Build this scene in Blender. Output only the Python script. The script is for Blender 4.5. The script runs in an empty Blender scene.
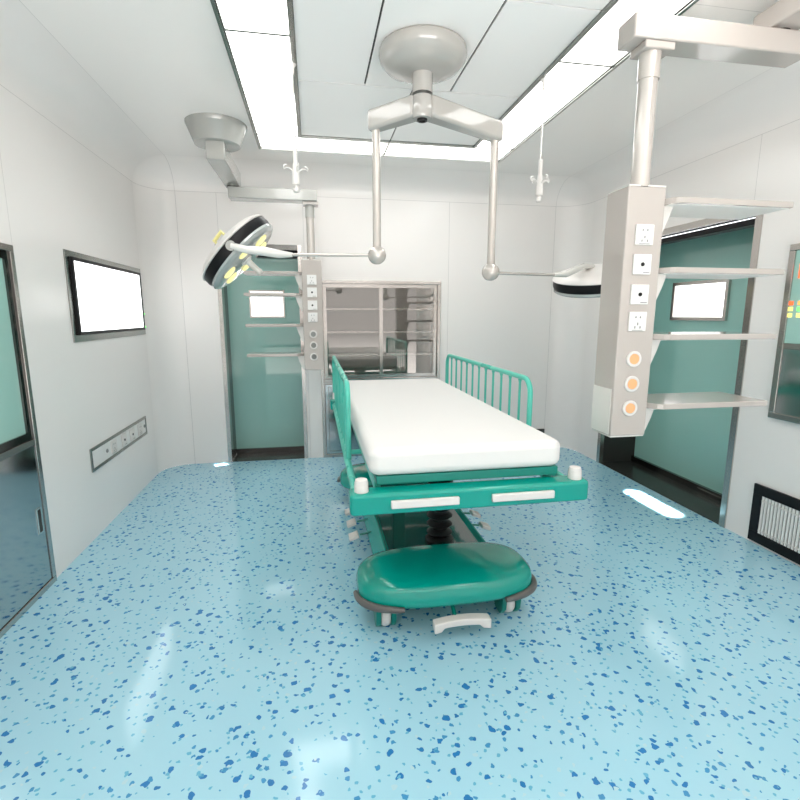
import bpy, bmesh, math
from mathutils import Vector, Matrix
PI = math.pi
C = bpy.context.scene.collection
SC = bpy.context.scene

# ------------------------------------------------------------------ materials
def s2l(c):
    return tuple(((v/255.0)/12.92 if v/255.0 <= .04045 else ((v/255.0+.055)/1.055)**2.4) for v in c)

def mat(name, col, rough=.4, metal=0.0, spec=.5, coat=0.0, emit=None, estr=0.0, alpha=None, trans=0.0, bump=None):
    m = bpy.data.materials.new(name); m.use_nodes = True
    nt = m.node_tree; b = nt.nodes['Principled BSDF']
    b.inputs['Base Color'].default_value = (*col, 1)
    b.inputs['Roughness'].default_value = rough
    b.inputs['Metallic'].default_value = metal
    b.inputs['Specular IOR Level'].default_value = spec
    b.inputs['Coat Weight'].default_value = coat
    b.inputs['Coat Roughness'].default_value = .05
    b.inputs['Transmission Weight'].default_value = trans
    if emit:
        b.inputs['Emission Color'].default_value = (*emit, 1)
        b.inputs['Emission Strength'].default_value = estr
    # a light procedural variation so that no surface is perfectly even
    tc = nt.nodes.new('ShaderNodeTexCoord'); nz = nt.nodes.new('ShaderNodeTexNoise')
    nz.inputs['Scale'].default_value = 3.0
    mr = nt.nodes.new('ShaderNodeMapRange')
    mr.inputs['To Min'].default_value = max(0, rough-.03); mr.inputs['To Max'].default_value = rough+.03
    nt.links.new(tc.outputs['Object'], nz.inputs['Vector'])
    nt.links.new(nz.outputs['Fac'], mr.inputs['Value'])
    nt.links.new(mr.outputs['Result'], b.inputs['Roughness'])
    return m

def seam_mat(name, col, rough, lines, width=.0035, dark=.5, spec=.5, coat=0.0):
    """wall / ceiling sheet material with thin panel joints at world planes: lines = [(axis, value)]"""
    m = mat(name, col, rough, spec=spec, coat=coat); nt = m.node_tree; b = nt.nodes['Principled BSDF']
    g = nt.nodes.new('ShaderNodeNewGeometry'); sp = nt.nodes.new('ShaderNodeSeparateXYZ')
    nt.links.new(g.outputs['Position'], sp.inputs[0])
    last = None
    for ax, v in lines:
        c = nt.nodes.new('ShaderNodeMath'); c.operation = 'COMPARE'
        nt.links.new(sp.outputs['XYZ'.index(ax)], c.inputs[0])
        c.inputs[1].default_value = v; c.inputs[2].default_value = width/2
        if last is None: last = c
        else:
            a = nt.nodes.new('ShaderNodeMath'); a.operation = 'MAXIMUM'
            nt.links.new(last.outputs[0], a.inputs[0]); nt.links.new(c.outputs[0], a.inputs[1]); last = a
    mx = nt.nodes.new('ShaderNodeMix'); mx.data_type = 'RGBA'
    mx.inputs[6].default_value = (*col, 1); mx.inputs[7].default_value = (*[k*dark for k in col], 1)
    nt.links.new(last.outputs[0], mx.inputs[0]); nt.links.new(mx.outputs[2], b.inputs['Base Color'])
    return m

def brushed(name, col, rough=.22, scale=(2, 60, 60), amt=.12):
    m = mat(name, col, rough, metal=1.0); nt = m.node_tree; b = nt.nodes['Principled BSDF']
    tc = nt.nodes.new('ShaderNodeTexCoord'); mp = nt.nodes.new('ShaderNodeMapping')
    mp.inputs['Scale'].default_value = scale
    nz = nt.nodes.new('ShaderNodeTexNoise'); nz.inputs['Scale'].default_value = 4
    mr = nt.nodes.new('ShaderNodeMapRange')
    mr.inputs['To Min'].default_value = rough-amt/2; mr.inputs['To Max'].default_value = rough+amt/2
    nt.links.new(tc.outputs['Object'], mp.inputs[0]); nt.links.new(mp.outputs[0], nz.inputs['Vector'])
    nt.links.new(nz.outputs['Fac'], mr.inputs['Value']); nt.links.new(mr.outputs['Result'], b.inputs['Roughness'])
    return m

def floor_mat():
    m = mat('speckled_vinyl', s2l((126, 196, 220)), .16, spec=.5); nt = m.node_tree; b = nt.nodes['Principled BSDF']
    N, Lk = nt.nodes, nt.links
    for l in list(b.inputs['Roughness'].links): Lk.remove(l)
    b.inputs['Roughness'].default_value = .10
    g = N.new('ShaderNodeNewGeometry')
    base = N.new('ShaderNodeTexNoise'); base.inputs['Scale'].default_value = 2.2; base.inputs['Detail'].default_value = 3
    Lk.new(g.outputs['Position'], base.inputs['Vector'])
    mb = N.new('ShaderNodeMix'); mb.data_type = 'RGBA'
    mb.inputs[6].default_value = (*FLOOR_A, 1); mb.inputs[7].default_value = (*FLOOR_B, 1)
    Lk.new(base.outputs['Fac'], mb.inputs[0])
    prev = mb.outputs[2]
    # three families of chips: big blue, mid blue, small pale
    for scale, lo, thr, colr, seed, soft in ((19, .50, .21, s2l((50, 122, 182)), 0.0, .03), (27, .72, .20, s2l((72, 146, 194)), 7.3, .03),
                                       (34, .72, .20, s2l((104, 176, 206)), 15.1, .05), (26, .86, .18, s2l((176, 210, 220)), 23.7, .05)):
        mp = N.new('ShaderNodeMapping'); mp.inputs['Location'].default_value = (seed, seed*.7, 0)
        mp.inputs['Rotation'].default_value = (0, 0, .4+seed)
        Lk.new(g.outputs['Position'], mp.inputs[0])
        wn = N.new('ShaderNodeTexNoise'); wn.inputs['Scale'].default_value = scale*2.2; wn.inputs['Detail'].default_value = 1
        Lk.new(mp.outputs[0], wn.inputs['Vector'])
        ws = N.new('ShaderNodeVectorMath'); ws.operation = 'SCALE'; ws.inputs['Scale'].default_value = .026*19/scale
        Lk.new(wn.outputs['Color'], ws.inputs[0])
        ad = N.new('ShaderNodeVectorMath'); ad.operation = 'ADD'
        Lk.new(mp.outputs[0], ad.inputs[0]); Lk.new(ws.outputs[0], ad.inputs[1])
        v = N.new('ShaderNodeTexVoronoi'); v.voronoi_dimensions = '2D'; v.inputs['Scale'].default_value = scale
        Lk.new(ad.outputs[0], v.inputs['Vector'])
        sc = N.new('ShaderNodeSeparateColor'); Lk.new(v.outputs['Color'], sc.inputs[0])
        # radius per chip
        rad = N.new('ShaderNodeMapRange'); rad.inputs['From Min'].default_value = lo; rad.inputs['From Max'].default_value = 1
        rad.inputs['To Min'].default_value = thr*.45; rad.inputs['To Max'].default_value = thr*1.15
        Lk.new(sc.outputs[0], rad.inputs['Value'])
        on = N.new('ShaderNodeMath'); on.operation = 'GREATER_THAN'; on.inputs[1].default_value = lo
        Lk.new(sc.outputs[0], on.inputs[0])
        df = N.new('ShaderNodeMath'); df.operation = 'LESS_THAN'
        Lk.new(v.outputs['Distance'], df.inputs[0]); Lk.new(rad.outputs[0], df.inputs[1])
        ml = N.new('ShaderNodeMath'); ml.operation = 'MULTIPLY'
        Lk.new(on.outputs[0], ml.inputs[0]); Lk.new(df.outputs[0], ml.inputs[1])
        mx = N.new('ShaderNodeMix'); mx.data_type = 'RGBA'
        Lk.new(ml.outputs[0], mx.inputs[0]); Lk.new(prev, mx.inputs[6]); mx.inputs[7].default_value = (*colr, 1)
        prev = mx.outputs[2]
    Lk.new(prev, b.inputs['Base Color'])
    return m

FLOOR_A = (.345, .62, .74)
FLOOR_B = (.39, .66, .765)
L, R, D, RY, H = -1.384, 2.624, 4.667, -1.9, 2.635     # walls, rear wall, ceiling
ZC = 2.424; RC = .25                                   # start of the cove, corner radius
WC = (.86, .825, .795)
M = {}
M['wall_back'] = seam_mat('wall_sheet_back', WC, .2, [('X', L+RC+.003), ('X', R-RC-.003), ('X', -.797), ('X', -.062), ('X', 1.297), ('Z', ZC-.002)], dark=.72)
M['wall_side'] = seam_mat('wall_sheet_side', WC, .2, [('Y', 2.66), ('Y', 1.3), ('Z', ZC-.002)], dark=.76)
M['cove'] = seam_mat('cove_sheet', WC, .22, [('X', L+RC+.001), ('X', R-RC-.001), ('Z', ZC-.002)], dark=.74)
M['ceiling'] = seam_mat('ceiling_sheet', (.90, .865, .83), .14, [('X', L+RC), ('X', R-RC), ('Y', D-RC), ('Y', 2.0)], width=.004, dark=.78)
M['tile'] = mat('ceiling_tile', (.97, .945, .92), .22)
M['joint'] = mat('joint_black', (.015, .015, .015), .5)
M['floor'] = floor_mat()
M['steel'] = brushed('brushed_steel', (.50, .475, .45), .22)
M['steel_panel'] = brushed('steel_panel', (.50, .51, .51), .1, amt=.05)
M['dark_steel'] = brushed('dark_steel', (.12, .12, .115), .12, amt=.04)
M['edge_steel'] = brushed('edge_steel', (.34, .35, .33), .22)
M['pendant'] = mat('pendant_paint', (.48, .435, .40), .13, spec=.5, coat=.3)
M['pendant_light'] = mat('pendant_light_paint', (.70, .68, .64), .2, coat=.3)
M['shelf_under'] = mat('shelf_underside', (.95, .925, .89), .6, spec=.3)
M['pole'] = mat('polished_pole', (.56, .52, .48), .2, metal=.35, coat=.4)
M['canister'] = mat('canister_paint', (.36, .36, .335), .15, coat=.6)
M['dome'] = mat('dome_paint', (.44, .42, .39), .1, coat=.7)
M['white'] = mat('white_plastic', (.72, .69, .66), .3)
M['plate'] = mat('socket_plate', (.78, .77, .75), .3)
M['black'] = mat('black_plastic', (.008, .008, .009), .35, spec=.2)
M['rubber'] = mat('black_rubber', (.008, .008, .008), .4, spec=.3)
M['grey_rubber'] = mat('grey_bumper', (.11, .105, .10), .35)
M['door'] = mat('teal_door_glass', s2l((150, 198, 187)), .04, spec=.6, coat=.5)
M['pane'] = mat('teal_pane_glass', s2l((162, 203, 192)), .04, spec=.6, coat=.2)
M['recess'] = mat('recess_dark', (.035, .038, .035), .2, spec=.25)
M['teal'] = mat('teal_plastic', (.0, .31, .25), .16, coat=.2)
M['teal_dark'] = mat('teal_deck', (.0, .21, .165), .3)
M['teal_rail'] = mat('teal_rail', (.08, .52, .41), .28, coat=.1)
M['tray'] = mat('dark_tray', (.03, .09, .075), .08, coat=.8)
M['mattress'] = mat('mattress_cover', (.78, .765, .745), .5, spec=.25)
M['peach'] = mat('peach_port', s2l((246, 180, 128)), .4)
M['grey_port'] = mat('grey_port', (.22, .22, .21), .35)
M['glow'] = mat('panel_diffuser', (.9, .9, .9), .4, emit=(1, .995, .98), estr=3.1)
M['screen'] = mat('lit_screen', (.9, .9, .9), .2, emit=(.99, .99, 1), estr=1.6)
M['doorlit'] = mat('lit_door_window', (.9, .9, .9), .1, emit=(1, .99, .98), estr=1.1)
M['bulb'] = mat('lamp_bulb', (.35, .33, .15), .2, emit=(1, .92, .42), estr=.5)
M['strip'] = mat('strip_lamp', (.9, .9, .9), .3, emit=(.95, .97, 1), estr=1.3)
M['yellow_plastic'] = mat('yellow_plastic', (.85, .78, .32), .35)
M['green'] = mat('green_led', (.1, .8, .1), .3, emit=(.2, 1, .15), estr=1.0)
M['red'] = mat('red_display', (.8, .1, .03), .3, emit=(1, .12, .03), estr=1.0)
M['yellow'] = mat('yellow_display', (.9, .8, .2), .3, emit=(1, .8, .2), estr=.7)
M['orange'] = mat('orange_display', (.9, .4, .1), .3, emit=(1, .35, .08), estr=.7)
M['lamp_glass'] = mat('lamp_face_glass', (.42, .45, .44), .06, spec=.8, coat=.6)
M['navy'] = mat('lamp_face_navy', (.02, .06, .09), .08, coat=.6)
M['chrome'] = mat('satin_chrome', (.75, .73, .70), .15, metal=1)
M['grille'] = mat('grille_slat', (.80, .79, .76), .35)
M['grille_back'] = mat('grille_shadow_box', (.12, .12, .12), .6)
M['shelfback'] = mat('cabinet_inside', (.62, .57, .53), .4)
g = bpy.data.materials.new('tinted_glass'); g.use_nodes = True
nt = g.node_tree; nt.nodes.clear()
o_ = nt.nodes.new('ShaderNodeOutputMaterial'); mx_ = nt.nodes.new('ShaderNodeMixShader')
tr_ = nt.nodes.new('ShaderNodeBsdfTransparent'); gl_ = nt.nodes.new('ShaderNodeBsdfGlossy'); fr_ = nt.nodes.new('ShaderNodeLayerWeight')
tr_.inputs[0].default_value = (.86, .86, .85, 1); gl_.inputs['Roughness'].default_value = .02
gl_.inputs['Color'].default_value = (.9, .88, .86, 1)
fr_.inputs['Blend'].default_value = .45
mr_ = nt.nodes.new('ShaderNodeMapRange'); mr_.inputs['To Min'].default_value = .12; mr_.inputs['To Max'].default_value = .6
nt.links.new(fr_.outputs['Fresnel'], mr_.inputs['Value']); nt.links.new(mr_.outputs[0], mx_.inputs[0])
nt.links.new(tr_.outputs[0], mx_.inputs[1]); nt.links.new(gl_.outputs[0], mx_.inputs[2]); nt.links.new(mx_.outputs[0], o_.inputs[0])
M['glass'] = g

# ------------------------------------------------------------------ helpers
def obj(name, bm, m, parent=None, smooth=True, loc=None, rot=None, bevel=0, seg=2, angle=35):
    me = bpy.data.meshes.new(name)
    bmesh.ops.recalc_face_normals(bm, faces=bm.faces)
    bm.to_mesh(me); bm.free()
    me.materials.append(M[m])
    o = bpy.data.objects.new(name, me); C.objects.link(o)
    if parent: o.parent = parent
    if loc: o.location = loc
    if rot: o.rotation_euler = rot
    if bevel:
        b = o.modifiers.new('bevel', 'BEVEL'); b.width = bevel; b.segments = seg; b.limit_method = 'ANGLE'; b.angle_limit = math.radians(40)
    if smooth:
        for p in me.polygons: p.use_smooth = True
        try: me.set_sharp_from_angle(angle=math.radians(angle))
        except Exception: pass
    return o

def thing(name, label, cat, loc=(0, 0, 0), rotz=0, group=None):
    o = bpy.data.objects.new(name, None); C.objects.link(o)
    o.location = loc; o.rotation_euler = (0, 0, rotz); o.empty_display_size = .1
    o['label'] = label; o['category'] = cat
    if group: o['group'] = group
    return o

def struct(o, label=None):
    o['kind'] = 'structure'
    if label: o['label'] = label
    return o

def box(bm, x0, x1, y0, y1, z0, z1):
    vs = [bm.verts.new((x, y, z)) for x in (x0, x1) for y in (y0, y1) for z in (z0, z1)]
    for f in ((0, 1, 3, 2), (4, 6, 7, 5), (0, 4, 5, 1), (2, 3, 7, 6), (0, 2, 6, 4), (1, 5, 7, 3)):
        bm.faces.new([vs[i] for i in f])
    return bm
def B(*a):
    bm = bmesh.new(); return box(bm, *a)

def prism(bm, pts, a0, a1, plane='xy'):
    """extrude a closed 2-D outline between a0 and a1 along the third axis"""
    def P(p, a):
        return {'xy': (p[0], p[1], a), 'xz': (p[0], a, p[1]), 'yz': (a, p[0], p[1])}[plane]
    lo = [bm.verts.new(P(p, a0)) for p in pts]; hi = [bm.verts.new(P(p, a1)) for p in pts]
    bm.faces.new(lo[::-1]); bm.faces.new(hi)
    n = len(pts)
    for i in range(n): bm.faces.new((lo[i], lo[(i+1) % n], hi[(i+1) % n], hi[i]))
    return bm

def lathe(bm, prof, n=40, mtx=None):
    """revolve (r, z) about z"""
    rings = []
    for r, z in prof:
        if r < 1e-6:
            v = Vector((0, 0, z)); rings.append([bm.verts.new(mtx @ v if mtx else v)])
        else:
            ring = []
            for k in range(n):
                a = 2*PI*k/n; v = Vector((r*math.cos(a), r*math.sin(a), z))
                ring.append(bm.verts.new(mtx @ v if mtx else v))
            rings.append(ring)
    for a, b in zip(rings, rings[1:]):
        if len(a) == 1 and len(b) == 1: continue
        for k in range(n):
            if len(a) == 1: bm.faces.new((a[0], b[k], b[(k+1) % n]))
            elif len(b) == 1: bm.faces.new((a[k], a[(k+1) % n], b[0]))
            else: bm.faces.new((a[k], a[(k+1) % n], b[(k+1) % n], b[k]))
    if len(rings[0]) > 1: bm.faces.new(rings[0][::-1])
    if len(rings[-1]) > 1: bm.faces.new(rings[-1])
    return bm

def axis_m(p, d):
    z = Vector(d).normalized()
    q = Vector((0, 0, 1)).rotation_difference(z)
    return Matrix.Translation(Vector(p)) @ q.to_matrix().to_4x4()

def cyl(bm, p0, p1, r0, r1=None, n=24):
    p0 = Vector(p0); p1 = Vector(p1); r1 = r0 if r1 is None else r1
    ln = (p1-p0).length
    return lathe(bm, [(r0, 0), (r1, ln)], n, axis_m(p0, p1-p0))
def CY(*a, **k):
    return cyl(bmesh.new(), *a, **k)

def tube(bm, pts, r, n=12, closed=False, radii=None):
    pts = [Vector(p) for p in pts]; N = len(pts)
    rings = []; up = None
    for i, p in enumerate(pts):
        if closed: t = pts[(i+1) % N]-pts[i-1]
        else: t = pts[min(i+1, N-1)]-pts[max(i-1, 0)]
        t.normalize()
        if up is None:
            up = Vector((0, 0, 1)) if abs(t.z) < .9 else Vector((1, 0, 0))
        s = t.cross(up).normalized(); up = s.cross(t).normalized()
        rr = radii[i] if radii else r
        rings.append([bm.verts.new(p+(s*math.cos(2*PI*k/n)+up*math.sin(2*PI*k/n))*rr) for k in range(n)])
    rng = range(N) if closed else range(N-1)
    for i in rng:
        a = rings[i]; b = rings[(i+1) % N]
        for k in range(n): bm.faces.new((a[k], a[(k+1) % n], b[(k+1) % n], b[k]))
    if not closed: bm.faces.new(rings[0][::-1]); bm.faces.new(rings[-1])
    return bm

def arc(c, r, a0, a1, n=8):
    return [(c[0]+r*math.cos(a0+(a1-a0)*i/n), c[1]+r*math.sin(a0+(a1-a0)*i/n)) for i in range(n+1)]
def rrect(x0, x1, y0, y1, r, n=6):
    return (arc((x1-r, y0+r), r, -PI/2, 0, n)+arc((x1-r, y1-r), r, 0, PI/2, n)
            + arc((x0+r, y1-r), r, PI/2, PI, n)+arc((x0+r, y0+r), r, PI, 1.5*PI, n))

def frame_bm(bm, u0, u1, v0, v1, w, a0, a1, plane):
    """rectangular frame of four bars lying in a plane (u,v), thickness a0..a1"""
    def bx(ua, ub, va, vb):
        if plane == 'xz': box(bm, ua, ub, a0, a1, va, vb)
        elif plane == 'yz': box(bm, a0, a1, ua, ub, va, vb)
        else: box(bm, ua, ub, va, vb, a0, a1)
    bx(u0, u1, v0, v0+w); bx(u0, u1, v1-w, v1); bx(u0, u0+w, v0+w, v1-w); bx(u1-w, u1, v0+w, v1-w)
    return bm

def wall_bm(u0, u1, v0, v1, holes, a0, a1, plane):
    us = sorted({u0, u1, *[h[0] for h in holes], *[h[1] for h in holes]})
    vs = sorted({v0, v1, *[h[2] for h in holes], *[h[3] for h in holes]})
    bm = bmesh.new()
    for i in range(len(us)-1):
        for j in range(len(vs)-1):
            cu = (us[i]+us[i+1])/2; cv = (vs[j]+vs[j+1])/2
            if any(h[0] < cu < h[1] and h[2] < cv < h[3] for h in holes): continue
            if plane == 'xz': box(bm, us[i], us[i+1], a0, a1, vs[j], vs[j+1])
            else: box(bm, a0, a1, us[i], us[i+1], vs[j], vs[j+1])
    bmesh.ops.remove_doubles(bm, verts=bm.verts, dist=1e-5)
    # drop the internal faces shared by two cells
    seen = {}
    for f in bm.faces:
        seen.setdefault(tuple(sorted(v.index for v in f.verts)), []).append(f)
    return bm

# ------------------------------------------------------------------ the room
bm = bmesh.new()
fl = rrect(L, R, RY, D, RC, 10)
bm.faces.new([bm.verts.new((x, y, 0)) for x, y in fl])
ret = bmesh.ops.extrude_face_region(bm, geom=list(bm.faces))
bmesh.ops.translate(bm, vec=(0, 0, -.08), verts=[e for e in ret['geom'] if isinstance(e, bmesh.types.BMVert)])
struct(obj('floor', bm, 'floor', smooth=False), 'pale blue vinyl floor speckled with darker blue chips')

DB = (-.832, -.086, 0, 2.0)       # door opening in the back wall (x0,x1,z0,z1)
CB = (.06, 1.222, 0, 1.695)       # instrument cabinet in the back wall
DR = (2.584, 4.072, 0, 2.015)     # door opening in the right wall (y)
CL = (1.55, 2.644, 0, 1.70)       # cabinet in the left wall
CP = (1.70, 2.368, .79, 1.76)     # control panel right wall
T = .1
struct(obj('wall_back', wall_bm(L+RC, R-RC, 0, ZC, [DB, CB], D, D+T, 'xz'), 'wall_back', smooth=False), 'white panelled far wall')
struct(obj('wall_left', wall_bm(RY+RC, D-RC, 0, ZC, [CL], L-T, L, 'yz'), 'wall_side', smooth=False), 'white panelled left wall')
struct(obj('wall_right', wall_bm(RY+RC, D-RC, 0, ZC, [DR], R, R+T, 'yz'), 'wall_side', smooth=False), 'white panelled right wall')
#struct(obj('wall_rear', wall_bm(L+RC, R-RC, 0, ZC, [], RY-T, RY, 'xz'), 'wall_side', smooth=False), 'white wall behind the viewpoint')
# rounded vertical corners
k = 0
for cx, cy, a0 in ((L+RC, D-RC, PI/2), (R-RC, D-RC, 0), (L+RC, RY+RC, PI), (R-RC, RY+RC, 1.5*PI)):
    k += 1
    bm = bmesh.new()
    prism(bm, arc((cx, cy), RC, a0, a0+PI/2, 14)+arc((cx, cy), RC+.02, a0+PI/2, a0, 14), 0, ZC)
    struct(obj('trim_%d' % k, bm, 'cove', angle=30), 'rounded white wall corner')
# cove ring between walls and ceiling
bm = bmesh.new(); rings = []
NA = 12
for i in range(NA+1):
    th = (PI/2)*i/NA; off = RC*(1-math.cos(th)); z = ZC+(H-ZC)*math.sin(th)
    r = max(RC-off, .0005)
    pts = rrect(L+off, R-off, RY+off, D-off, r, 12)
    rings.append([bm.verts.new((x, y, z)) for x, y in pts])
for a, b in zip(rings, rings[1:]):
    n = len(a)
    for q in range(n): bm.faces.new((a[q], a[(q+1) % n], b[(q+1) % n], b[q]))
struct(obj('trim_5', bm, 'cove', angle=50), 'curved white cove between walls and ceiling')

# ceiling: sheet around the rectangular lamp field
LX0, LX1, LY0, LY1 = -.357, 1.553, -.35, 4.10
IX0, IX1, IY0, IY1 = -.062, 1.250, -.06, 3.81
bm = bmesh.new()
for (a, b, c, d) in ((L+RC-.001, LX0, RY+RC, D-RC+.001), (LX1, R-RC+.001, RY+RC, D-RC+.001), (LX0, LX1, LY1, D-RC+.001), (LX0, LX1, RY+RC, LY0)):
    box(bm, a, b, c, d, H, H+.05)
struct(obj('ceiling', bm, 'ceiling', smooth=False), 'glossy off-white ceiling sheet')
struct(obj('trim_6', B(IX0+.018, IX1-.018, IY0+.018, IY1-.018, H+.0122, H+.03), 'joint', smooth=False), 'dark backing above the ceiling tiles')
# tile field, one slab per tile with open black joints
bm = bmesh.new()
ys = [IY1-.02, 2.955]
while ys[-1]-.845 > IY0: ys.append(ys[-1]-.845)
ys.append(IY0+.02)
J = .005
for r_ in range(len(ys)-1):
    y1, y0 = ys[r_], ys[r_+1]
    if y1-y0 < .02: continue
    xs = [IX0+.02, .597, IX1-.02] if r_ == 0 else [IX0+.02, .321, .811, IX1-.02]
    for q in range(len(xs)-1):
        box(bm, xs[q]+(J if q else 0), xs[q+1]-(J if q < len(xs)-2 else 0), y0+J*.9, y1-J*.9, H+.002, H+.012)
struct(obj('ceiling.001', bm, 'tile', smooth=False), 'off-white ceiling tiles with black joints')
bm = bmesh.new()
frame_bm(bm, IX0, IX1, IY0, IY1, .018, H-.012, H+.03, 'xy')
struct(obj('trim_7', bm, 'edge_steel', smooth=False), 'grey metal trim around the ceiling tiles')
bm = bmesh.new()
frame_bm(bm, LX0-.012, LX1+.012, LY0-.012, LY1+.012, .016, H-.012, H+.02, 'xy')
struct(obj('trim_8', bm, 'edge_steel', smooth=False), 'grey metal trim around the ceiling lamps')

# ceiling lamps: rows of flat panels round the tile field
def lamp_panel(x0, x1, y0, y1, label):
    t = thing('ceiling_light', label, 'ceiling light', ((x0+x1)/2, (y0+y1)/2, H), 0, 'flat light panels around the ceiling tiles')
    w, d = (x1-x0)/2, (y1-y0)/2
    bm = bmesh.new(); frame_bm(bm, -w, w, -d, d, .005, -.004, .02, 'xy')
    obj('frame', bm, 'edge_steel', t, smooth=False)
    obj('diffuser', B(-w+.006, w-.006, -d+.006, d-.006, .002, .015), 'glow', t, smooth=False)
g_ = .004
# back row: two panels spanning the width
lamp_panel(LX0+.005, .592, IY1+g_, LY1-.006, 'left half of the bright light panel row nearest the far wall')
lamp_panel(.596, LX1-.005, IY1+g_, LY1-.006, 'right half of the bright light panel row nearest the far wall')
bk = [IY1, 2.52, 1.23, -.06]
names = ['farthest of its row', 'second from the far end', 'nearest the near end']
for s_, (x0, x1) in (('left', (LX0+.005, IX0-.001)), ('right', (IX1+.001, LX1-.005))):
    for q in range(3):
        lamp_panel(x0, x1, bk[q+1]+g_/2, bk[q]-g_/2, 'flat light panel %s of the ceiling tiles, %s' % (s_, names[q]))

# ------------------------------------------------------------------ doors
def door_back():
    x0, x1, z1 = DB[0], DB[1], DB[3]; y = D
    t = bpy.data.objects.new('door_1', None); C.objects.link(t); t.location = ((x0+x1)/2, D, 0)
    struct(t, 'teal glass sliding door in the far wall'); t['category'] = 'door'
    ox, oy = (x0+x1)/2, D
    def O(name, bm, m, **kw):
        for v in bm.verts: v.co -= Vector((ox, oy, 0))
        return obj(name, bm, m, t, **kw)
    # steel lining that stands 8 mm proud of the wall
    bm = bmesh.new()
    box(bm, x0, x0+.035, y-.008, y+.11, 0, z1); box(bm, x1-.035, x1, y-.008, y+.11, 0, z1)
    O('door_frame', bm, 'steel', smooth=False)
    O('frame_head', B(x0+.035, x1-.035, y-.008, y+.11, z1-.045, z1), 'dark_steel', smooth=False)
    bm = bmesh.new()
    box(bm, x0, x0+.035, y+.11, y+.30, 0, z1); box(bm, x1-.035, x1, y+.11, y+.30, 0, z1)
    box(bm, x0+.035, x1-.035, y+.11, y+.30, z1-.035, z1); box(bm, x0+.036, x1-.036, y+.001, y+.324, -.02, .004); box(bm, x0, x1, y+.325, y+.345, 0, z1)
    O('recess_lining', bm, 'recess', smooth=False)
    O('glass_panel', B(x0+.035, x1-.035, y+.285, y+.31, .03, z1-.07), 'door', smooth=False)
    O('bottom_rail', B(x0+.035, x1-.035, y+.26, y+.285, .006, .05), 'dark_steel', smooth=False)
    O('header', B(x0+.035, x1-.035, y+.18, y+.285, z1-.09, z1-.035), 'black', smooth=False)
    bm = bmesh.new(); frame_bm(bm, -.598, -.268, 1.352, 1.612, .014, y+.268, y+.285, 'xz')
    w = O('window_frame', bm, 'steel', smooth=False)
    w2 = O('window_pane', B(-.585, -.281, y+.274, y+.284, 1.365, 1.599), 'doorlit', smooth=False); w2['label'] = 'bright window pane'
door_back()

def door_right():
    y0, y1, z1 = DR[0], DR[1], DR[3]; x = R; P = 2.985
    t = bpy.data.objects.new('door_2', None); C.objects.link(t); t.location = (R, (y0+y1)/2, 0)
    struct(t, 'wide teal glass sliding door recessed in the right wall'); t['category'] = 'door'
    ox, oy = R, (y0+y1)/2
    def O(name, bm, m, **kw):
        for v in bm.verts: v.co -= Vector((ox, oy, 0))
        return obj(name, bm, m, t, **kw)
    bm = bmesh.new()
    box(bm, x-.008, x+.03, y0, y0+.045, 0, z1); box(bm, x-.008, x+.03, y1-.045, y1, 0, z1); box(bm, x-.008, x+.03, y0+.045, y1-.045, z1-.045, z1)
    O('door_frame', bm, 'steel', smooth=False)
    bm = bmesh.new()
    box(bm, x+.03, P+.03, y0, y0+.04, 0, z1); box(bm, x+.03, P+.03, y1-.04, y1, 0, z1); box(bm, x+.03, P+.03, y0+.04, y1-.04, z1-.04, z1)
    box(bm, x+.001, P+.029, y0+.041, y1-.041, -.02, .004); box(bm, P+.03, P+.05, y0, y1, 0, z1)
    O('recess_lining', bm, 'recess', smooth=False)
    O('glass_panel', B(P, P+.025, y0+.04, y1-.04, .03, z1-.045), 'door', smooth=False)
    O('bottom_rail', B(P-.03, P, y0+.04, y1-.04, .006, .055), 'dark_steel', smooth=False)
    O('rail_glint', B(P-.034, P-.031, y0+.05, y0+.62, .03, .04), 'chrome', smooth=False)['label'] = 'bright strip set in as the track glint'  # glint on the track drawn as a short chrome strip
    O('header', B(x+.035, x+.11, y0+.04, y1-.04, z1-.095, z1-.046), 'black', smooth=False)
    O('header_strip', B(x+.031, x+.035, y0+.045, y1-.045, z1-.058, z1-.053), 'strip', smooth=False)['label'] = 'thin white light strip'
    bm = bmesh.new(); frame_bm(bm, 3.135, 3.70, 1.335, 1.64, .026, P-.022, P, 'yz')
    O('window_frame', bm, 'steel', smooth=False)
    O('window_pane', B(P-.012, P-.001, 3.16, 3.675, 1.36, 1.615), 'doorlit', smooth=False)['label'] = 'bright window pane'
door_right()

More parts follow.
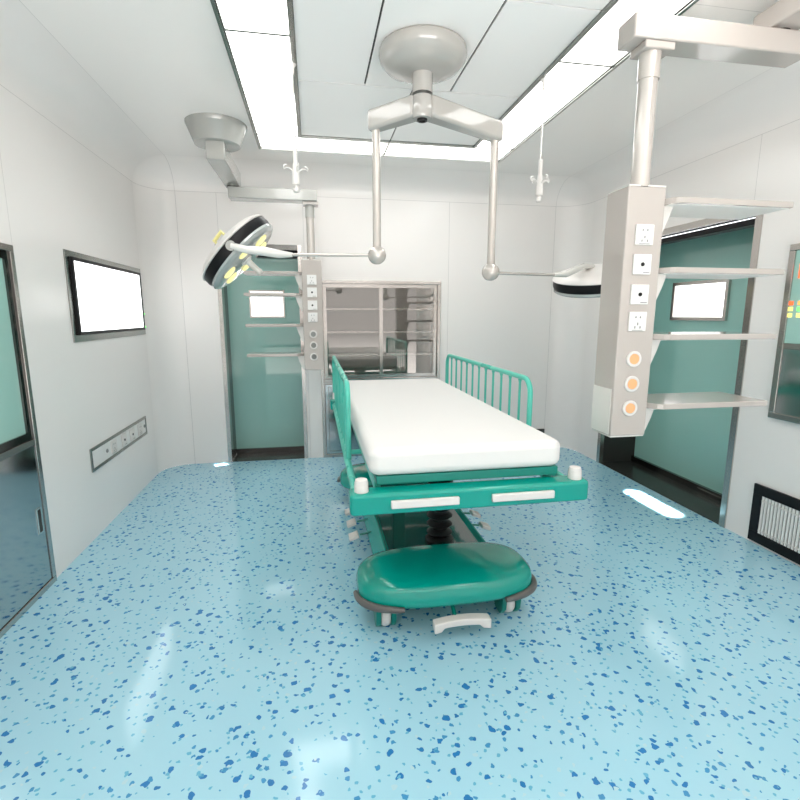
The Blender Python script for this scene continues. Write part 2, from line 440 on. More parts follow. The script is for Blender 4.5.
# ------------------------------------------------------------------ built-in cabinets
def cab_back():
    x0, x1, z1 = CB[0], CB[1], CB[3]
    t = thing('instrument_cabinet', 'tall steel instrument cabinet with two glass doors set in the far wall', 'cabinet', ((x0+x1)/2, D, 0))
    ox, oy = (x0+x1)/2, D
    def O(name, bm, m, par=None, **kw):
        for v in bm.verts: v.co -= Vector((ox, oy, 0))
        return obj(name, bm, m, par or t, **kw)
    bm = bmesh.new()
    y0, y1 = D+.02, D+.34
    box(bm, x0+.005, x0+.02, y0, y1, .005, z1-.005); box(bm, x1-.02, x1-.005, y0, y1, .005, z1-.005)
    box(bm, x0+.02, x1-.02, y0, y1, z1-.02, z1-.005); box(bm, x0+.02, x1-.02, y0, y1, .005, .02)
    box(bm, x0+.02, x1-.02, y1-.015, y1, .02, z1-.02); box(bm, x0+.02, x1-.02, y0+.03, y1-.015, .755, .775)
    O('body', bm, 'shelfback', smooth=False)
    bm = bmesh.new(); frame_bm(bm, x0, x1, .0, z1, .03, D-.014, D+.02, 'xz')
    box(bm, x0+.03, x1-.03, D-.012, D+.02, .725, .775)
    O('frame', bm, 'steel', smooth=False, bevel=.002)
    for z in (.995, 1.215, 1.432):
        O('shelf', B(x0+.022, x1-.022, D+.06, D+.32, z-.009, z+.009), 'steel', smooth=False)
    for q, (a, b) in enumerate(((x0+.032, .655), (.62, x1-.032))):
        yy = D-.006 if q == 0 else D+.016
        bm = bmesh.new(); frame_bm(bm, a, b, .778, z1-.032, .033, yy-.004, yy+.012, 'xz')
        d = O('glass_door', bm, 'steel', smooth=False)
        O('pane', B(a+.033, b-.033, yy+.002, yy+.006, .811, z1-.065), 'glass', d, smooth=False)
    for a, b in ((x0+.032, .638), (.642, x1-.032)):
        d = O('steel_door', B(a, b, D-.008, D+.012, .032, .722), 'steel_panel', smooth=False, bevel=.003)
        bm = bmesh.new(); frame_bm(bm, a+.03, b-.03, .06, .695, .006, D-.012, D-.0085, 'xz')
        O('raised_border', bm, 'edge_steel', d, smooth=False)
cab_back()

def cab_left():
    y0, y1, z1 = CL[0], CL[1], CL[3]; x = L
    t = thing('instrument_cabinet', 'steel wall cabinet with teal glass top and plain steel lower doors in the left wall', 'cabinet', (L, (y0+y1)/2, 0))
    ox, oy = L, (y0+y1)/2
    def O(name, bm, m, par=None, **kw):
        for v in bm.verts: v.co -= Vector((ox, oy, 0))
        return obj(name, bm, m, par or t, **kw)
    bm = bmesh.new(); frame_bm(bm, y0, y1, 0, z1, .03, x-.02, x+.012, 'yz')
    box(bm, x-.02, x+.01, y0+.03, y1-.03, .745, .775)
    O('frame', bm, 'steel', smooth=False, bevel=.002)
    O('body', B(x-.35, x-.03, y0+.005, y1-.005, .005, z1-.005), 'shelfback', smooth=False)
    ym = (y0+y1)/2
    for a, b, hy in ((y0+.032, ym-.002, ym-.06), (ym+.002, y1-.032, y1-.075)):
        bm = bmesh.new(); frame_bm(bm, a, b, .778, z1-.032, .035, x-.016, x+.004, 'yz')
        d = O('glass_door', bm, 'dark_steel', smooth=False)
        O('pane', B(x-.012, x-.006, a+.035, b-.035, .813, z1-.067), 'pane', d, smooth=False)
        bm = B(x-.018, x+.006, a, b, .032, .742)
        d = O('steel_door', bm, 'steel_panel', smooth=False, bevel=.002)
        bm = bmesh.new(); frame_bm(bm, hy-.02, hy+.02, .30, .43, .006, x+.006, x+.010, 'yz')
        O('handle', bm, 'chrome', d, smooth=False)
        O('handle_recess', B(x+.0065, x+.0075, hy-.014, hy+.014, .306, .424), 'recess', d, smooth=False)
cab_left()

# ------------------------------------------------------------------ control panel, film viewer, sockets, vents
def control_panel():
    y0, y1, z0, z1 = CP; x = R
    t = thing('control_panel', 'steel-framed wall control panel with teal display on the right wall', 'control panel', (x, (y0+y1)/2, z0))
    ox, oy, oz = x, (y0+y1)/2, z0
    def O(name, bm, m, par=None, **kw):
        for v in bm.verts: v.co -= Vector((ox, oy, oz))
        return obj(name, bm, m, par or t, **kw)
    O('body', B(x-.012, x-.0005, y0+.02, y1-.02, z0+.02, z1-.02), 'dark_steel', smooth=False)
    bm = bmesh.new(); frame_bm(bm, y0, y1, z0, z1, .035, x-.026, x-.0005, 'yz')
    O('frame', bm, 'steel', smooth=False, bevel=.003)
    O('lower_panel', B(x-.02, x-.012, y0+.036, y1-.036, z0+.036, 1.19), 'steel_panel', smooth=False)
    O('divider', B(x-.024, x-.012, y0+.035, y1-.035, 1.192, 1.222), 'steel', smooth=False)
    s = O('screen', B(x-.017, x-.012, y0+.036, y1-.036, 1.223, z1-.036), 'pane', smooth=False)
    # clock digits (seven-segment strokes) and rows of coloured buttons
    def seg(digit, yl, zb, w=.04, h=.08, t_=.009):
        on = {'0': 'abcdef', '1': 'bc', '2': 'abged', '3': 'abgcd', '5': 'afgcd', '8': 'abcdefg'}[digit]
        bm_ = bmesh.new(); X0, X1 = x-.019, x-.0172
        rects = {'a': (0, w, h-t_, h), 'd': (0, w, 0, t_), 'g': (0, w, h/2-t_/2, h/2+t_/2), 'f': (0, t_, h/2, h), 'e': (0, t_, 0, h/2),
                 'b': (w-t_, w, h/2, h), 'c': (w-t_, w, 0, h/2)}
        for k_ in on:
            a, b, c, d = rects[k_]
            box(bm_, X0, X1, yl-b, yl-a, zb+c, zb+d)
        O('digit', bm_, 'red', s, smooth=False)
    for q, dg in enumerate('1 0 2 5'.split()): seg(dg, 2.335-q*.07-(.03 if q > 1 else 0), 1.575)
    for q in range(7):
        for (zb, cm) in ((1.432, 'orange' if q % 2 else 'red'), (1.40, 'green' if q % 3 else 'yellow'), (1.366, 'yellow')):
            O('button', B(x-.019, x-.0172, 2.31-q*.06, 2.345-q*.06, zb, zb+.022), cm, s, smooth=False)
control_panel()

def film_viewer():
    y0, y1, z0, z1 = 3.144, 4.393, 1.219, 1.747; x = L
    t = thing('film_viewer', 'glowing white film viewer in a brushed steel frame on the left wall', 'film viewer', (x, (y0+y1)/2, z0))
    def O(name, bm, m, par=None, **kw):
        for v in bm.verts: v.co -= Vector((x, (y0+y1)/2, z0))
        return obj(name, bm, m, par or t, **kw)
    bm = bmesh.new(); frame_bm(bm, y0, y1, z0, z1, .05, x+.0005, x+.008, 'yz')
    O('frame', bm, 'edge_steel', smooth=False, bevel=.002)
    bm = bmesh.new(); frame_bm(bm, y0+.05, y1-.045, z0+.04, z1-.035, .02, x+.0005, x+.022, 'yz')
    O('bezel', bm, 'black', smooth=False)['label'] = 'black inner bezel'
    O('screen', B(x+.0005, x+.016, y0+.07, y1-.065, z0+.06, z1-.055), 'screen', smooth=False)
    for z in (1.282, 1.386):
        O('indicator_light', CY((x+.012, y1-.02, z), (x+.017, y1-.02, z), .008, n=12), 'green')
film_viewer()

def outlet_parts(parent, p, size, facing, style, mt='plate'):
    """wall socket plate centred on p; facing: '-y' or '+x'"""
    w = size/2
    def tr(bm):
        for v in bm.verts:
            x_, y_, z_ = v.co
            v.co = (p[0]+x_, p[1]+y_, p[2]+z_) if facing == '-y' else (p[0]-y_, p[1]+x_, p[2]+z_)
        return bm
    o = obj('outlet', tr(B(-w, w, -.008, 0, -w, w)), mt, parent, smooth=False, bevel=.002)
    if style == 'socket':
        for sx, sz, rw, rh in ((-.13, .22, .035, .05), (.13, .22, .035, .05), (0, -.12, .03, .07), (-.15, -.3, .03, .06), (.15, -.3, .03, .06)):
            obj('socket_hole', tr(B((sx-rw)*size, (sx+rw)*size, -.0092, -.0081, (sz-rh)*size, (sz+rh)*size)), 'grey_port', o, smooth=False)
        obj('label_line', tr(B(-.3*size, .3*size, -.0090, -.0081, -.46*size, -.43*size)), 'grey_port', o, smooth=False)
    else:
        bm = bmesh.new(); lathe(bm, [(.1*size, 0), (.1*size, .003)], 16, axis_m((0, -.008, 0), (0, -1, 0)))
        obj('jack', tr(bm), 'black', o)
        obj('label_line', tr(B(.05*size, .42*size, -.0090, -.0081, -.42*size, -.38*size)), 'grey_port', o, smooth=False)
    return o

def socket_panel():
    y0, y1, z0, z1 = 3.186, 4.212, .412, .562; x = L
    t = thing('socket_panel', 'long steel-framed socket panel low on the left wall', 'socket panel', (0, 0, 0))
    t.location = (x, (y0+y1)/2, z0)
    off = Vector(t.location)
    def O(name, bm, m, par=None, **kw):
        for v in bm.verts: v.co -= off
        return obj(name, bm, m, par or t, **kw)
    bm = bmesh.new(); frame_bm(bm, y0, y1, z0, z1, .02, x+.0005, x+.009, 'yz')
    O('frame', bm, 'edge_steel', smooth=False, bevel=.002)
    O('plate', B(x+.0005, x+.004, y0+.02, y1-.02, z0+.02, z1-.02), 'plate', smooth=False)
    for y, st in ((3.535, 's'), (3.72, 'j'), (3.885, 'j'), (4.055, 's')):
        p = Vector((x+.0042, y, .487))-off
        outlet_parts(t, p, .088, '+x', 'socket' if st == 's' else 'jack', 'white')
    for y in (3.425, 4.165):
        bm = bmesh.new(); cyl(bm, (x+.004, y, .487), (x+.010, y, .487), .013, n=16)
        O('ground_port', bm, 'grey_port')
socket_panel()

def air_vent_right():
    y0, y1, z0, z1 = 1.55, 2.404, .016, .374; x = R
    t = thing('air_vent', 'black-framed return air vent with pale slats low on the right wall', 'air vent', (x, (y0+y1)/2, z0))
    off = Vector(t.location)
    def O(name, bm, m, par=None, **kw):
        for v in bm.verts: v.co -= off
        return obj(name, bm, m, par or t, **kw)
    bm = bmesh.new(); frame_bm(bm, y0, y1, z0, z1, .062, x-.016, x-.0005, 'yz')
    O('frame', bm, 'black', smooth=False, bevel=.003)
    O('backing', B(x-.004, x-.0006, y0+.06, y1-.06, z0+.06, z1-.06), 'grille_back', smooth=False)
    bm = bmesh.new(); y = y0+.066
    while y < y1-.07:
        box(bm, x-.013, x-.006, y, y+.013, z0+.063, z1-.063); y += .021
    O('slats', bm, 'grille', smooth=False)
    bm = bmesh.new()
    for z in (.098, .285): box(bm, x-.0155, x-.013, y0+.062, y1-.062, z-.004, z+.004)
    O('cross_bars', bm, 'white', smooth=False)
air_vent_right()

def air_vent_back():
    x0, x1, z0, z1 = 1.72, 2.368, .016, .196
    t = thing('air_vent', 'small dark-framed air vent low on the far wall behind the stretcher', 'air vent', ((x0+x1)/2, D, z0))
    off = Vector(t.location)
    def O(name, bm, m, par=None, **kw):
        for v in bm.verts: v.co -= off
        return obj(name, bm, m, par or t, **kw)
    bm = bmesh.new(); frame_bm(bm, x0, x1, z0, z1, .03, D-.016, D-.0005, 'xz')
    O('frame', bm, 'dark_steel', smooth=False, bevel=.003)
    O('backing', B(x0+.03, x1-.03, D-.004, D-.0006, z0+.03, z1-.03), 'grille_back', smooth=False)
    bm = bmesh.new(); x = x0+.034
    while x < x1-.04:
        box(bm, x, x+.0085, D-.013, D-.006, z0+.031, z1-.031); x += .0135
    O('slats', bm, 'grille', smooth=False)
air_vent_back()

# ------------------------------------------------------------------ ceiling pendants
def pendant(cx, cy, w, d, z0, z1, side, label, zarm, armh, tube_r, arm_x, mount, outz, portz, shelves, sh_len, sh_d, port_mat, arm1):
    """column (front face at y=cy, x centre cx), shelves to +x or -x"""
    t = thing('ceiling_pendant', label, 'medical pendant', (mount[0], mount[1], H), 0, None)
    off = Vector(t.location)
    def O(name, bm, m, par=None, **kw):
        for v in bm.verts: v.co -= off
        return obj(name, bm, m, par or t, **kw)
    # ceiling mount
    bm = bmesh.new()
    lathe(bm, mount[2], 48, Matrix.Translation((mount[0], mount[1], H)))
    O('ceiling_mount', bm, 'canister', angle=50)
    # two stage arm
    O('upper_arm', B(*arm1), 'canister' if side < 0 else 'pendant', bevel=.006)
    ex, ey = (arm_x[0]+.075 if side < 0 else arm_x[1]-.12), cy+d*.25
    jx = arm1[0]*.5+arm1[1]*.5
    jy = (arm1[3]-.06) if True else ey
    O('pivot', CY((jx, jy, zarm+armh-.002), (jx, jy, arm1[4]+.01), .045), 'dark_steel')
    ay = cy+d*.22
    bw = .056 if side > 0 else .065
    O('lower_arm', B(arm_x[0], arm_x[1], ay-bw, ay+bw, zarm, zarm+armh), 'canister' if side < 0 else 'pendant', bevel=.006)
    tx = cx-.015 if side > 0 else cx
    O('arm_plate', B(tx-.055, tx+.07, ay-.05, ay+.05, zarm-.028, zarm), 'pendant', bevel=.005)
    O('collar', CY((tx, ay, zarm-.12), (tx, ay, zarm-.028), tube_r*1.12), 'canister' if side < 0 else 'pole')
    O('pole', CY((tx, ay, z1), (tx, ay, zarm-.028), tube_r), 'pole')
    col = O('column', B(cx-w/2, cx+w/2, cy, cy+d, z0, z1), 'pendant', bevel=.005, seg=3)
    O('cap', B(cx-w/2+.001, cx+w/2-.001, cy+.001, cy+d-.001, z1, z1+.006), 'pendant_light', smooth=False)
    O('bottom_cap', B(cx-w/2+.004, cx+w/2-.004, cy+.004, cy+d-.004, z0-.006, z0), 'pendant_light', smooth=False)
    O('side_cover', B(cx-w/2-.003, cx-w/2, cy+.012, cy+d-.004, z0+.005, z0+.2*(z1-z0)), 'pendant_light', smooth=False)
    sz = w*.48
    for q, z in enumerate(outz):
        p = Vector((cx-.002, cy-.0005, z))-off
        outlet_parts(t, p, sz, '-y', 'socket' if q in (0, 3) else 'jack')
    for z in portz:
        bm = bmesh.new(); r = w*.205
        lathe(bm, [(r, 0), (r, .006), (r*.92, .008), (r*.68, .008), (r*.64, .004), (0, .004)], 32, axis_m((cx-.002, cy, z), (0, -1, 0)))
        g1 = O('gas_port', bm, 'white')
        bm = bmesh.new(); lathe(bm, [(r*.64, .0), (r*.64, .0075), (0, .009)], 24, axis_m((cx-.002, cy-.0005, z), (0, -1, 0)))
        O('port_core', bm, port_mat, g1)
    for z in shelves:
        xs = cx+side*(w/2)
        def X(u): return xs+side*u
        ya, yb = cy-.03, cy-.03+sh_d
        pts = [(X(.0), ya+.06), (X(.035), ya+.012), (X(.055), ya), (X(sh_len), ya), (X(sh_len), yb), (X(.0), yb)]
        bm = bmesh.new(); prism(bm, pts, z-.012, z+.012)
        s = O('shelf', bm, 'pendant', smooth=False, bevel=.003)
        bm = bmesh.new()
        prism(bm, [(X(.02), ya+.02), (X(sh_len-.01), ya+.012), (X(sh_len-.01), yb-.01), (X(.02), yb-.01)], z-.0135, z-.0122)
        O('underside', bm, 'shelf_under', s, smooth=False)
        bm = bmesh.new()
        prism(bm, [(X(0), z-.013), (X(.06), z-.013), (X(.045), z-.06), (X(.02), z-.12), (X(.0), z-.14)], cy+.03, cy+.05, 'xz')
        O('bracket', bm, 'pendant_light', s, smooth=False)

pendant(1.329, 1.85, .166, .15, .863, 1.883, 1,
        'large ceiling pendant at right with peach gas ports, sockets and four shelves', 2.398, .085, .036,
        (1.205, 1.985), (1.868, .75, [(.20, 0), (.20, -.012), (.17, -.05), (.17, -.075), (0, -.075)]),
        (1.698, 1.582, 1.462, 1.352), (1.196, 1.09, .985), (1.832, 1.560, 1.287,   .990), .578, .27, 'peach',
        (1.805, 1.93, .65, 1.94, 2.49, 2.575))
pendant(-.000, 4.25, .165, .13, .91, 1.83, -1,
        'distant ceiling pendant with grey gas ports and sockets, in front of the far door', 2.288, .085, .033,
        (-.63, .06), (-.600, 3.69, [(.198, 0), (.198, -.01), (.188, -.03), (.148, -.13), (.13, -.135), (0, -.135)]),
        (1.668, 1.565, 1.458, 1.358), (1.216, 1.122, 1.024), (1.720, 1.545, 1.292, 1.043), .47, .2, 'grey_port',
        (-.66, -.54, 3.58, 4.33, 2.385, 2.505))

# ------------------------------------------------------------------ surgical light
def lamp_head(t, off, c, n, up, R_=.93, handle=True):
    n = Vector(n).normalized(); m = axis_m(c, n) @ Matrix.Diagonal((R_, R_, R_, 1))
    m = Matrix.Translation(-off) @ m
    bm = bmesh.new()
    lathe(bm, [(0, -.115), (.12, -.112), (.2, -.10), (.25, -.085), (.288, -.06), (.3, -.045), (.296, -.04), (0, -.04)], 56, m)
    h = obj('lamp_head', bm, 'white', t, angle=50)
    bm = bmesh.new()
    lathe(bm, [(.27, -.04), (.292, -.039), (.296, .0), (.288, .026), (.27, .026)], 56, m)
    obj('black_band', bm, 'black', h, angle=50)['label'] = 'glossy black band'
    bm = bmesh.new()
    lathe(bm, [(.0, .03), (.23, .034), (.272, .03), (.29, .025), (.292, .04), (.278, .052), (.25, .058), (.0, .058)], 56, m)
    obj('face', bm, 'lamp_glass', h, angle=50)
    for q in range(6):
        a = q*PI/3+.3
        bm = bmesh.new()
        mm = m @ Matrix.Translation((.175*math.cos(a), .175*math.sin(a), .058)) @ Matrix.Rotation(a, 4, 'Z') @ Matrix.Diagonal((1, 1, 1, 1))
        lathe(bm, [(.0, 0), (.05, 0), (.05, .005), (.042, .012), (0, .014)], 24, mm)
        obj('bulb', bm, 'bulb', h)['label'] = 'glowing yellow lamp'
    if not handle: return h
    bm = bmesh.new()
    lathe(bm, [(.04, .058), (.045, .07), (.022, .085), (.02, .16), (.024, .175), (.022, .19), (0, .196)], 24, m)
    obj('handle', bm, 'white', h)
    return h

def surgical_light():
    sx, sy = .558, 2.535
    t = thing('surgical_light', 'twin-headed surgical light hanging from a grey dome in the ceiling centre', 'surgical light', (sx, sy, H))
    off = Vector((sx, sy, H))
    def O(name, bm, m, par=None, **kw):
        for v in bm.verts: v.co -= off
        return obj(name, bm, m, par or t, **kw)
    bm = bmesh.new()
    lathe(bm, [(.205, .0), (.212, -.012), (.213, -.035), (.205, -.055), (.18, -.08), (.14, -.098), (.09, -.108), (0, -.11)], 64, Matrix.Translation((sx, sy, H)))
    O('ceiling_dome', bm, 'dome', angle=60)
    O('stem', CY((sx, sy, 2.44), (sx, sy, H-.1), .05, n=36), 'dome')
    O('stem_joint', CY((sx, sy, 2.427), (sx, sy, 2.44), .047, n=36), 'dark_steel')
    bm = bmesh.new(); lathe(bm, [(.048, 2.427), (.05, 2.42), (.052, 2.345), (.045, 2.327), (.0, 2.325)], 36, Matrix.Translation((sx, sy, 0)))
    hub = O('hub', bm, 'dome')
    bm = bmesh.new(); lathe(bm, [(.026, 2.326), (.024, 2.317), (.016, 2.317), (.014, 2.324), (0, 2.324)], 24, Matrix.Translation((sx, sy, 0)))
    O('hub_bolt', bm, 'black', hub)
    heads = []
    for (ex, ey, ez, bz, s) in ((.349, 2.69, 2.41, 1.705, -1), (.985, 2.67, 2.39, 1.625, 1)):
        # tapering box arm from hub to pole top
        p0 = Vector((sx, sy, 0)); p1 = Vector((ex, ey, 0)); d = (p1-p0).normalized(); sd = Vector((-d.y, d.x, 0))
        bm = bmesh.new()
        a = p0+d*.03; b = p1+d*.035
        z0a, z0b = 2.335, ez-.10
        z1a, z1b = 2.435, ez
        q = []
        for (pp, zz0, zz1, ww) in ((a, z0a, z1a, .046), (b, z0b, z1b, .036)):
            q.append([bm.verts.new(pp+sd*ww*su+Vector((0, 0, z))) for su, z in ((-1, zz0), (1, zz0), (1, zz1), (-1, zz1))])
        bm.faces.new(q[0][::-1]); bm.faces.new(q[1])
        for i in range(4): bm.faces.new((q[0][i], q[0][(i+1) % 4], q[1][(i+1) % 4], q[1][i]))
        O('arm', bm, 'dome', bevel=.016, seg=4)
        O('pole', CY((ex, ey, bz), (ex, ey, ez-.085), .022, n=28), 'pole')
        bm = bmesh.new()
        lathe(bm, [(0, -.05), (.018, -.047), (.034, -.036), (.045, -.02), (.048, 0), (.045, .02), (.034, .036), (.02, .047), (0, .05)], 32, axis_m((ex, ey, bz-.01), (.35, -1, .1)))
        O('knuckle', bm, 'pole', angle=70)
    # left head
    c = Vector((-.408, 3.02, 1.728)); n = Vector((.728, -.03, -.686)).normalized()
    bm = bmesh.new(); cyl(bm, (.349-.03, 2.69, 1.695), (-.12, 2.80, 1.70), .0085, n=16)
    O('spring_arm', bm, 'pole')
    side = n.cross(Vector((0, 0, 1))).normalized()
    fr = c+n*.075
    bm = bmesh.new()
    vd = (Vector((0, 0, 1.38))-c).normalized(); pe = c+(vd-n*vd.dot(n)).normalized()*.262
    tube(bm, [(-.10, 2.80, 1.70), (-.17, 2.79, 1.702), (-.25, 2.765, 1.712), (-.33, 2.755, 1.716), tuple(pe)], .02, 16, radii=[.012, .022, .024, .02, .018])
    yk = O('yoke', bm, 'pendant_light')
    bm = bmesh.new(); cyl(bm, pe+(pe-c)*.05, pe-(pe-c)*.12, .026, n=24)
    O('yoke_pivot', bm, 'canister', yk)
    h = lamp_head(t, off, c, n, None, .84)
    q = c-n*.085+Vector((-.02, 0, .0)); w_ = Vector((.6, 0, .8)); b_ = -n
    pts = [q+w_*.035, q+w_*.035+b_*.045, q-w_*.03+b_*.045, q-w_*.03+b_*.01]
    bm = tube(bmesh.new(), pts, .012, 8)
    O('rear_handle', bm, 'yellow_plastic')['label'] = 'pale yellow rear handle'
    # right head, hanging almost level behind the large pendant
    c = Vector((1.89, 3.12, 1.597)); n = Vector((.17, .2, -.96)).normalized()
    bm = bmesh.new(); cyl(bm, (.985+.03, 2.67, 1.61), (1.45, 2.80, 1.615), .0085, n=16)
    O('spring_arm', bm, 'pole')
    bm = bmesh.new()
    tube(bm, [(1.43, 2.795, 1.615), (1.52, 2.82, 1.622), (1.62, 2.90, 1.655), (1.74, 3.0, 1.69), (1.87, 3.12, 1.70)], .02, 16, radii=[.012, .018, .02, .02, .02])
    O('yoke', bm, 'pendant_light')
    lamp_head(t, off, c, n, None, .9, False)
surgical_light()

# ------------------------------------------------------------------ infusion hangers
def iv_hanger(x, y, zb, label):
    t = thing('infusion_hanger', label, 'IV hanger', (x, y, H), 0, 'infusion bag hangers on ceiling rods')
    z = zb-H
    obj('ceiling_fixing', lathe(bmesh.new(), [(.022, -.0005), (.022, -.01), (.01, -.03), (.008, -.06), (0, -.06)], 20), 'white', t)
    obj('rod', CY((0, 0, z+.12), (0, 0, -.055), .0055, n=12), 'chrome', t)
    obj('sleeve', CY((0, 0, z+.04), (0, 0, z+.13), .011, n=16), 'white', t)
    obj('hub', lathe(bmesh.new(), [(0, z-.09), (.014, z-.09), (.018, z-.082), (.018, z-.07), (.012, z-.066), (.012, z-.058), (.02, z-.054), (.02, z-.04), (.018, z+.0), (.013, z+.05), (0, z+.05)], 24), 'white', t)
    for q in range(4):
        a = q*PI/2+.25; c, s = math.cos(a), math.sin(a)
        pts = []
        for u, v in ((.010, .0), (.022, .016), (.036, .026), (.050, .026), (.060, .018), (.064, .028), (.058, .038), (.046, .040)):
            pts.append((c*u, s*u, z+v))
        obj('hook', tube(bmesh.new(), pts, .0035, 8), 'white', t)
iv_hanger(-.066, 2.76, 2.105, 'white four-hooked infusion hanger left of the surgical light dome')
iv_hanger(1.262, 2.69, 2.09, 'white four-hooked infusion hanger right of the surgical light dome')

# ------------------------------------------------------------------ stretcher (local frame: u across, v towards the head end, foot face near v=0)
def stretcher():
    t = thing('hospital_stretcher', 'teal patient stretcher with white mattress and side rails, standing mid-room', 'stretcher', (.588, 1.68, 0), 0)
    O = lambda name, bm, m, par=None, **kw: obj(name, bm, m, par or t, **kw)
    LEN = 2.12
    # mattress: bevelled slab
    bm = bmesh.new(); prism(bm, rrect(-.398, .385, .055, 2.05, .05, 6), .778, .885)
    O('mattress', bm, 'mattress', bevel=.03, seg=5, angle=60)
    O('deck', B(-.37, .37, .07, 2.05, .742, .777), 'teal_dark', bevel=.004)
    # deck frame tubes on both sides
    for s in (-1, 1):
        O('side_tube', tube(bmesh.new(), [(s*.445, .04, .69), (s*.445, 2.10, .69)], .016, 14), 'teal_rail')
        O('inner_rail', B(s*.36-.012, s*.36+.012, .12, 2.05, .70, .742), 'teal_rail', bevel=.003)
    # end bumpers
    for v0, v1, nm in ((.0, .09, 'foot_bumper'), (2.06, 2.155, 'head_bumper')):
        bm = bmesh.new(); prism(bm, rrect(-.476, .474, v0, v1, .02, 5), .65, .732)
        b = O(nm, bm, 'teal', bevel=.012, seg=4)
        for s in (-1, 1):
            bm = bmesh.new()
            lathe(bm, [(.027, .728), (.027, .735), (.0255, .765), (.022, .778), (.0, .781)], 28, Matrix.Translation((s*.43, (v0+v1)/2, 0)))
            O('corner_roller', bm, 'white', b)
    for u0, u1 in ((-.326, -.066), (.064, .318)):
        O('grip', B(u0, u1, -.014, .002, .676, .706), 'white', bevel=.004, seg=3)['label'] = 'white grip strip'
    # side rails
    for s in (-1, 1):
        u = .470 if s > 0 else -.440; va, vb = .57, 2.12; zt, zb = 1.062, .70; r = .075
        pts = [(u, va, zb)]+[(u, va+r-r*math.cos(a), zt-r+r*math.sin(a)) for a in [PI/2*i/8 for i in range(9)]]
        pts += [(u, vb-r+r*math.sin(a), zt-r+r*math.cos(a)) for a in [PI/2*i/8 for i in range(9)]]+[(u, vb, zb)]
        rail = O('side_rail', tube(bmesh.new(), pts, .0135, 14), 'teal_rail')
        O('rail_bottom_bar', tube(bmesh.new(), [(u, va, zb), (u, vb, zb)], .011, 10), 'teal_rail', rail)
        for q in range(11):
            v = va+(vb-va)*(q+1)/12
            O('bar', tube(bmesh.new(), [(u, v, zb), (u, v, zt-.03), (u, v, zt-.012)], .0065, 10, radii=[.0065, .0065, .011]), 'teal_rail', rail)
            O('bar_foot', B(u-.012, u+.012, v-.012, v+.012, zb-.03, zb+.012), 'teal_rail', rail, bevel=.003)
        for v in (va+.12, vb-.12):
            O('rail_bracket', tube(bmesh.new(), [(u, v, .70), (s*.37, v, .70)], .012, 10), 'teal_rail', rail)
    # bellows columns
    O('lift_column', B(-.06, .03, 1.60, 1.68, .13, .742), 'teal_dark', bevel=.008)
    for v in (.63,):
        prof = [(.0, .20), (.062, .20), (.066, .232), (.055, .245)]
        z = .245
        while z < .70:
            prof += [(.038, z+.006), (.056, z+.018), (.060, z+.023), (.056, z+.028), (.038, z+.041)]; z += .0455
        prof += [(.036, .742), (0, .742)]
        bm = bmesh.new(); lathe(bm, prof, 36, Matrix.Translation((.028, v, 0)) @ Matrix.Diagonal((1.12, 1.12, 1, 1)))
        O('bellows_column', bm, 'rubber', angle=50)
    # base tray: open box with sloping sides between the hoods
    bm = bmesh.new()
    sec_out = [(-.258, .21), (-.268, .21), (-.31, .10), (.31, .10), (.268, .21), (.258, .21), (.245, .185), (-.245, .185)]
    prism(bm, sec_out, .45, 1.72, 'xz')
    O('base_tray', bm, 'teal', bevel=.004)
    O('tray_liner', B(-.240, .240, .45, 1.72, .186, .189), 'tray', smooth=False)['label'] = 'dark glossy tray floor'
    # hoods at both ends
    for vc, sg, nm in ((.365, 1, 'foot_hood'), (1.80, -1, 'head_hood')):
        bm = bmesh.new()
        def outline(k, n=64):
            pts = []
            for i in range(n):
                a = 2*PI*i/n; c, s_ = math.cos(a), math.sin(a)
                e = 2/2.9
                x = .412*math.copysign(abs(c)**e, c); y = .215*math.copysign(abs(s_)**e, s_)
                pts.append((x*k[0]-.017, y*k[1]))
            return pts
        levels = [((.93, .9), .146), ((.985, .97), .149), ((1, 1), .165), ((.995, .985), .19), ((.975, .96), .215), ((.915, .89), .236), ((.81, .77), .247), ((.66, .60), .256), ((.40, .36), .261), ((.0001, .0001), .262)]
        rings = []
        for k, z in levels:
            rings.append([bm.verts.new((x, vc+y, z)) for x, y in outline(k)])
        for a, b in zip(rings, rings[1:]):
            n = len(a)
            for i in range(n): bm.faces.new((a[i], a[(i+1) % n], b[(i+1) % n], b[i]))
        bm.faces.new(rings[0][::-1])
        bmesh.ops.remove_doubles(bm, verts=bm.verts, dist=.0006)
        O(nm, bm, 'teal', angle=70)
        # grey rubber corner bumpers: a curved strip round each outer corner
        for s in (-1, 1):
            pts = []
            for i in range(15):
                a = math.radians(-4 - 62*i/14)
                c, s_ = math.cos(a), math.sin(a); e = 2/2.9
                x = .42*abs(c)**e; y = -.222*abs(s_)**e*sg
                pts.append((s*x-.017, vc+y, .15))
            bm = bmesh.new()
            rad = [.006+.011*math.sin(PI*min(1, max(0, (i+1)/16)))**.5 for i in range(15)]
            tube(bm, pts, .02, 14, radii=rad)
            O('corner_bumper', bm, 'grey_rubber')
    # castors
    for s in (-1, 1):
        for v in (.30, 1.86):
            u = s*.29-.02
            bm = bmesh.new()
            for q in (-1, 1):
                ua = u+q*.034
                prism(bm, [(v-.075, .148), (v+.065, .148), (v+.05, .045), (v+.018, .012), (v-.035, .012), (v-.062, .045)], ua-.011, ua+.011, 'yz')
            f = O('castor', bm, 'teal_dark', bevel=.002)
            f['label'] = 'castor fork with white wheel'
            bm = bmesh.new(); lathe(bm, [(0, -.021), (.055, -.021), (.062, -.013), (.064, 0), (.062, .013), (.055, .021), (0, .021)], 32, axis_m((u, v, .0645), (1, 0, 0)))
            O('wheel', bm, 'white', f)
    # foot pedal at the end
    O('pedal_lever', tube(bmesh.new(), [(-.02, .26, .14), (-.02, .14, .08)], .009, 10), 'teal_dark')
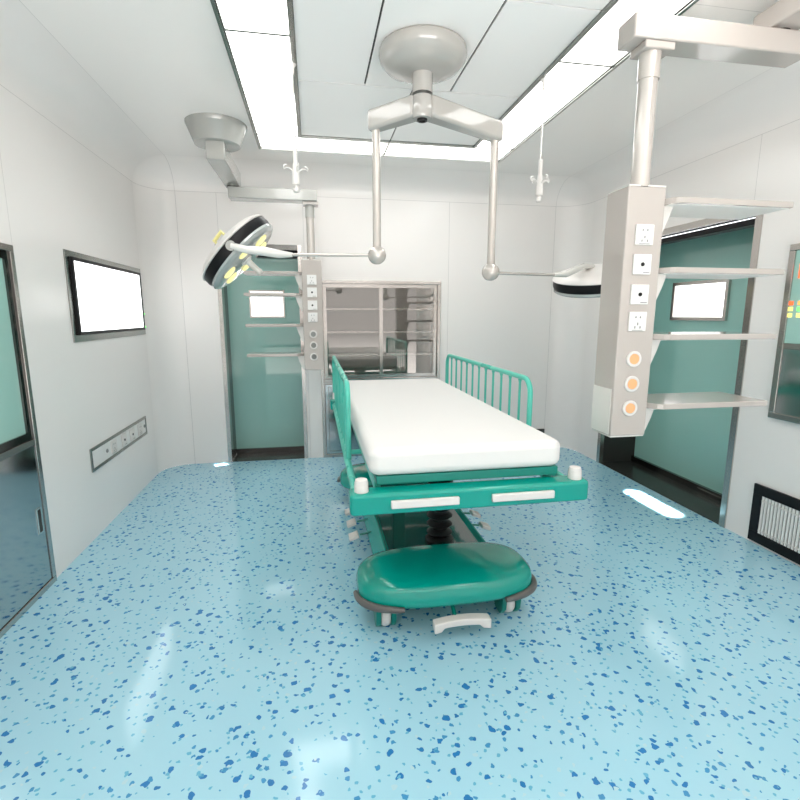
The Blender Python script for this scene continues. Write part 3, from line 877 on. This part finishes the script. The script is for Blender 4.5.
    bm = bmesh.new(); n = 16; P0 = []
    for i in range(n+1):
        f = i/n*2-1; P0.append((-.0+f*.125, .125+.018*(1-f*f)-.02, .055+.0*f))
    v_ = []
    for i, p in enumerate(P0):
        f = abs(i/n*2-1); zb = .070 if f < .72 else .055
        v_.append([bm.verts.new(q) for q in ((p[0], p[1], zb), (p[0], p[1]+.045, .07), (p[0], p[1]+.045, .100), (p[0], p[1], .100))])
    for a, b in zip(v_, v_[1:]):
        for i in range(4): bm.faces.new((a[i], a[(i+1) % 4], b[(i+1) % 4], b[i]))
    bm.faces.new(v_[0][::-1]); bm.faces.new(v_[-1])
    O('foot_pedal', bm, 'white', bevel=.005, seg=3)
    # side pedals
    for s in (-1, 1):
        for v in (.95, 1.13, 1.31):
            O('pedal_lever', tube(bmesh.new(), [(s*.25, v, .15), (s*.36, v, .13)], .006, 8), 'teal_dark')
            bm = bmesh.new()
            box(bm, -.028, .028, -.035, .035, -.009, .009)
            for k_ in (-1, 0, 1): box(bm, -.026, .026, k_*.02-.004, k_*.02+.004, .009, .013)
            O('side_pedal', bm, 'white', loc=(s*.395, v, .125), rot=(0, s*.35, 0), bevel=.003)
stretcher()

# ------------------------------------------------------------------ light, camera, view
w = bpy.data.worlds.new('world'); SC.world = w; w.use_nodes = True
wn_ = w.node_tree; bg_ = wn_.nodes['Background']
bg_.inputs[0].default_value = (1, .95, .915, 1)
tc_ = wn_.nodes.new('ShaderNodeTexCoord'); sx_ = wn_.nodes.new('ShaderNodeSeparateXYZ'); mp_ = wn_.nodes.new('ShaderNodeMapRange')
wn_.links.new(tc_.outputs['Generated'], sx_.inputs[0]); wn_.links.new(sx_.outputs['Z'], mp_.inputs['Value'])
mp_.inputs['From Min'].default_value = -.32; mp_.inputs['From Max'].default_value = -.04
mp_.inputs['To Min'].default_value = 5.5; mp_.inputs['To Max'].default_value = .75  # ground side set brighter, added to light the ceiling through the open rear
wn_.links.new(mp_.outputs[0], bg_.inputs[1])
# narrow downlights without fittings, added to throw the small bright patches on the floor
def downlight(name, loc, sx, sy, rot, energy):
    ld = bpy.data.lights.new(name, 'AREA'); ld.shape = 'RECTANGLE'; ld.size = sx; ld.size_y = sy
    ld.energy = energy; ld.spread = math.radians(4); ld.color = (1, 1, 1)
    o = bpy.data.objects.new(name, ld); C.objects.link(o); o.location = loc; o.rotation_euler = rot
    return o
downlight('floor_patch_downlight', (2.445, 3.06, 1.9), .055, .46, (0, 0, 0), 6)
downlight('floor_patch_downlight', (-.88, 4.60, 1.5), .05, .02, (0, 0, 0), .35)

cd = bpy.data.cameras.new('camera'); cam = bpy.data.objects.new('camera', cd); C.objects.link(cam)
cd.sensor_width = 36; cd.lens = 36*486.2/800; cd.clip_start = .05
yaw, pit = math.radians(10.0), math.radians(9.95)
cam.location = (0, 0, 1.38); cam.rotation_euler = (PI/2-pit, 0, -yaw)
SC.camera = cam
SC.view_settings.view_transform = 'Standard'; SC.view_settings.look = 'None'
SC.view_settings.exposure = .74; SC.view_settings.gamma = 1
try: SC.view_settings.use_curve_mapping = False
except Exception: pass
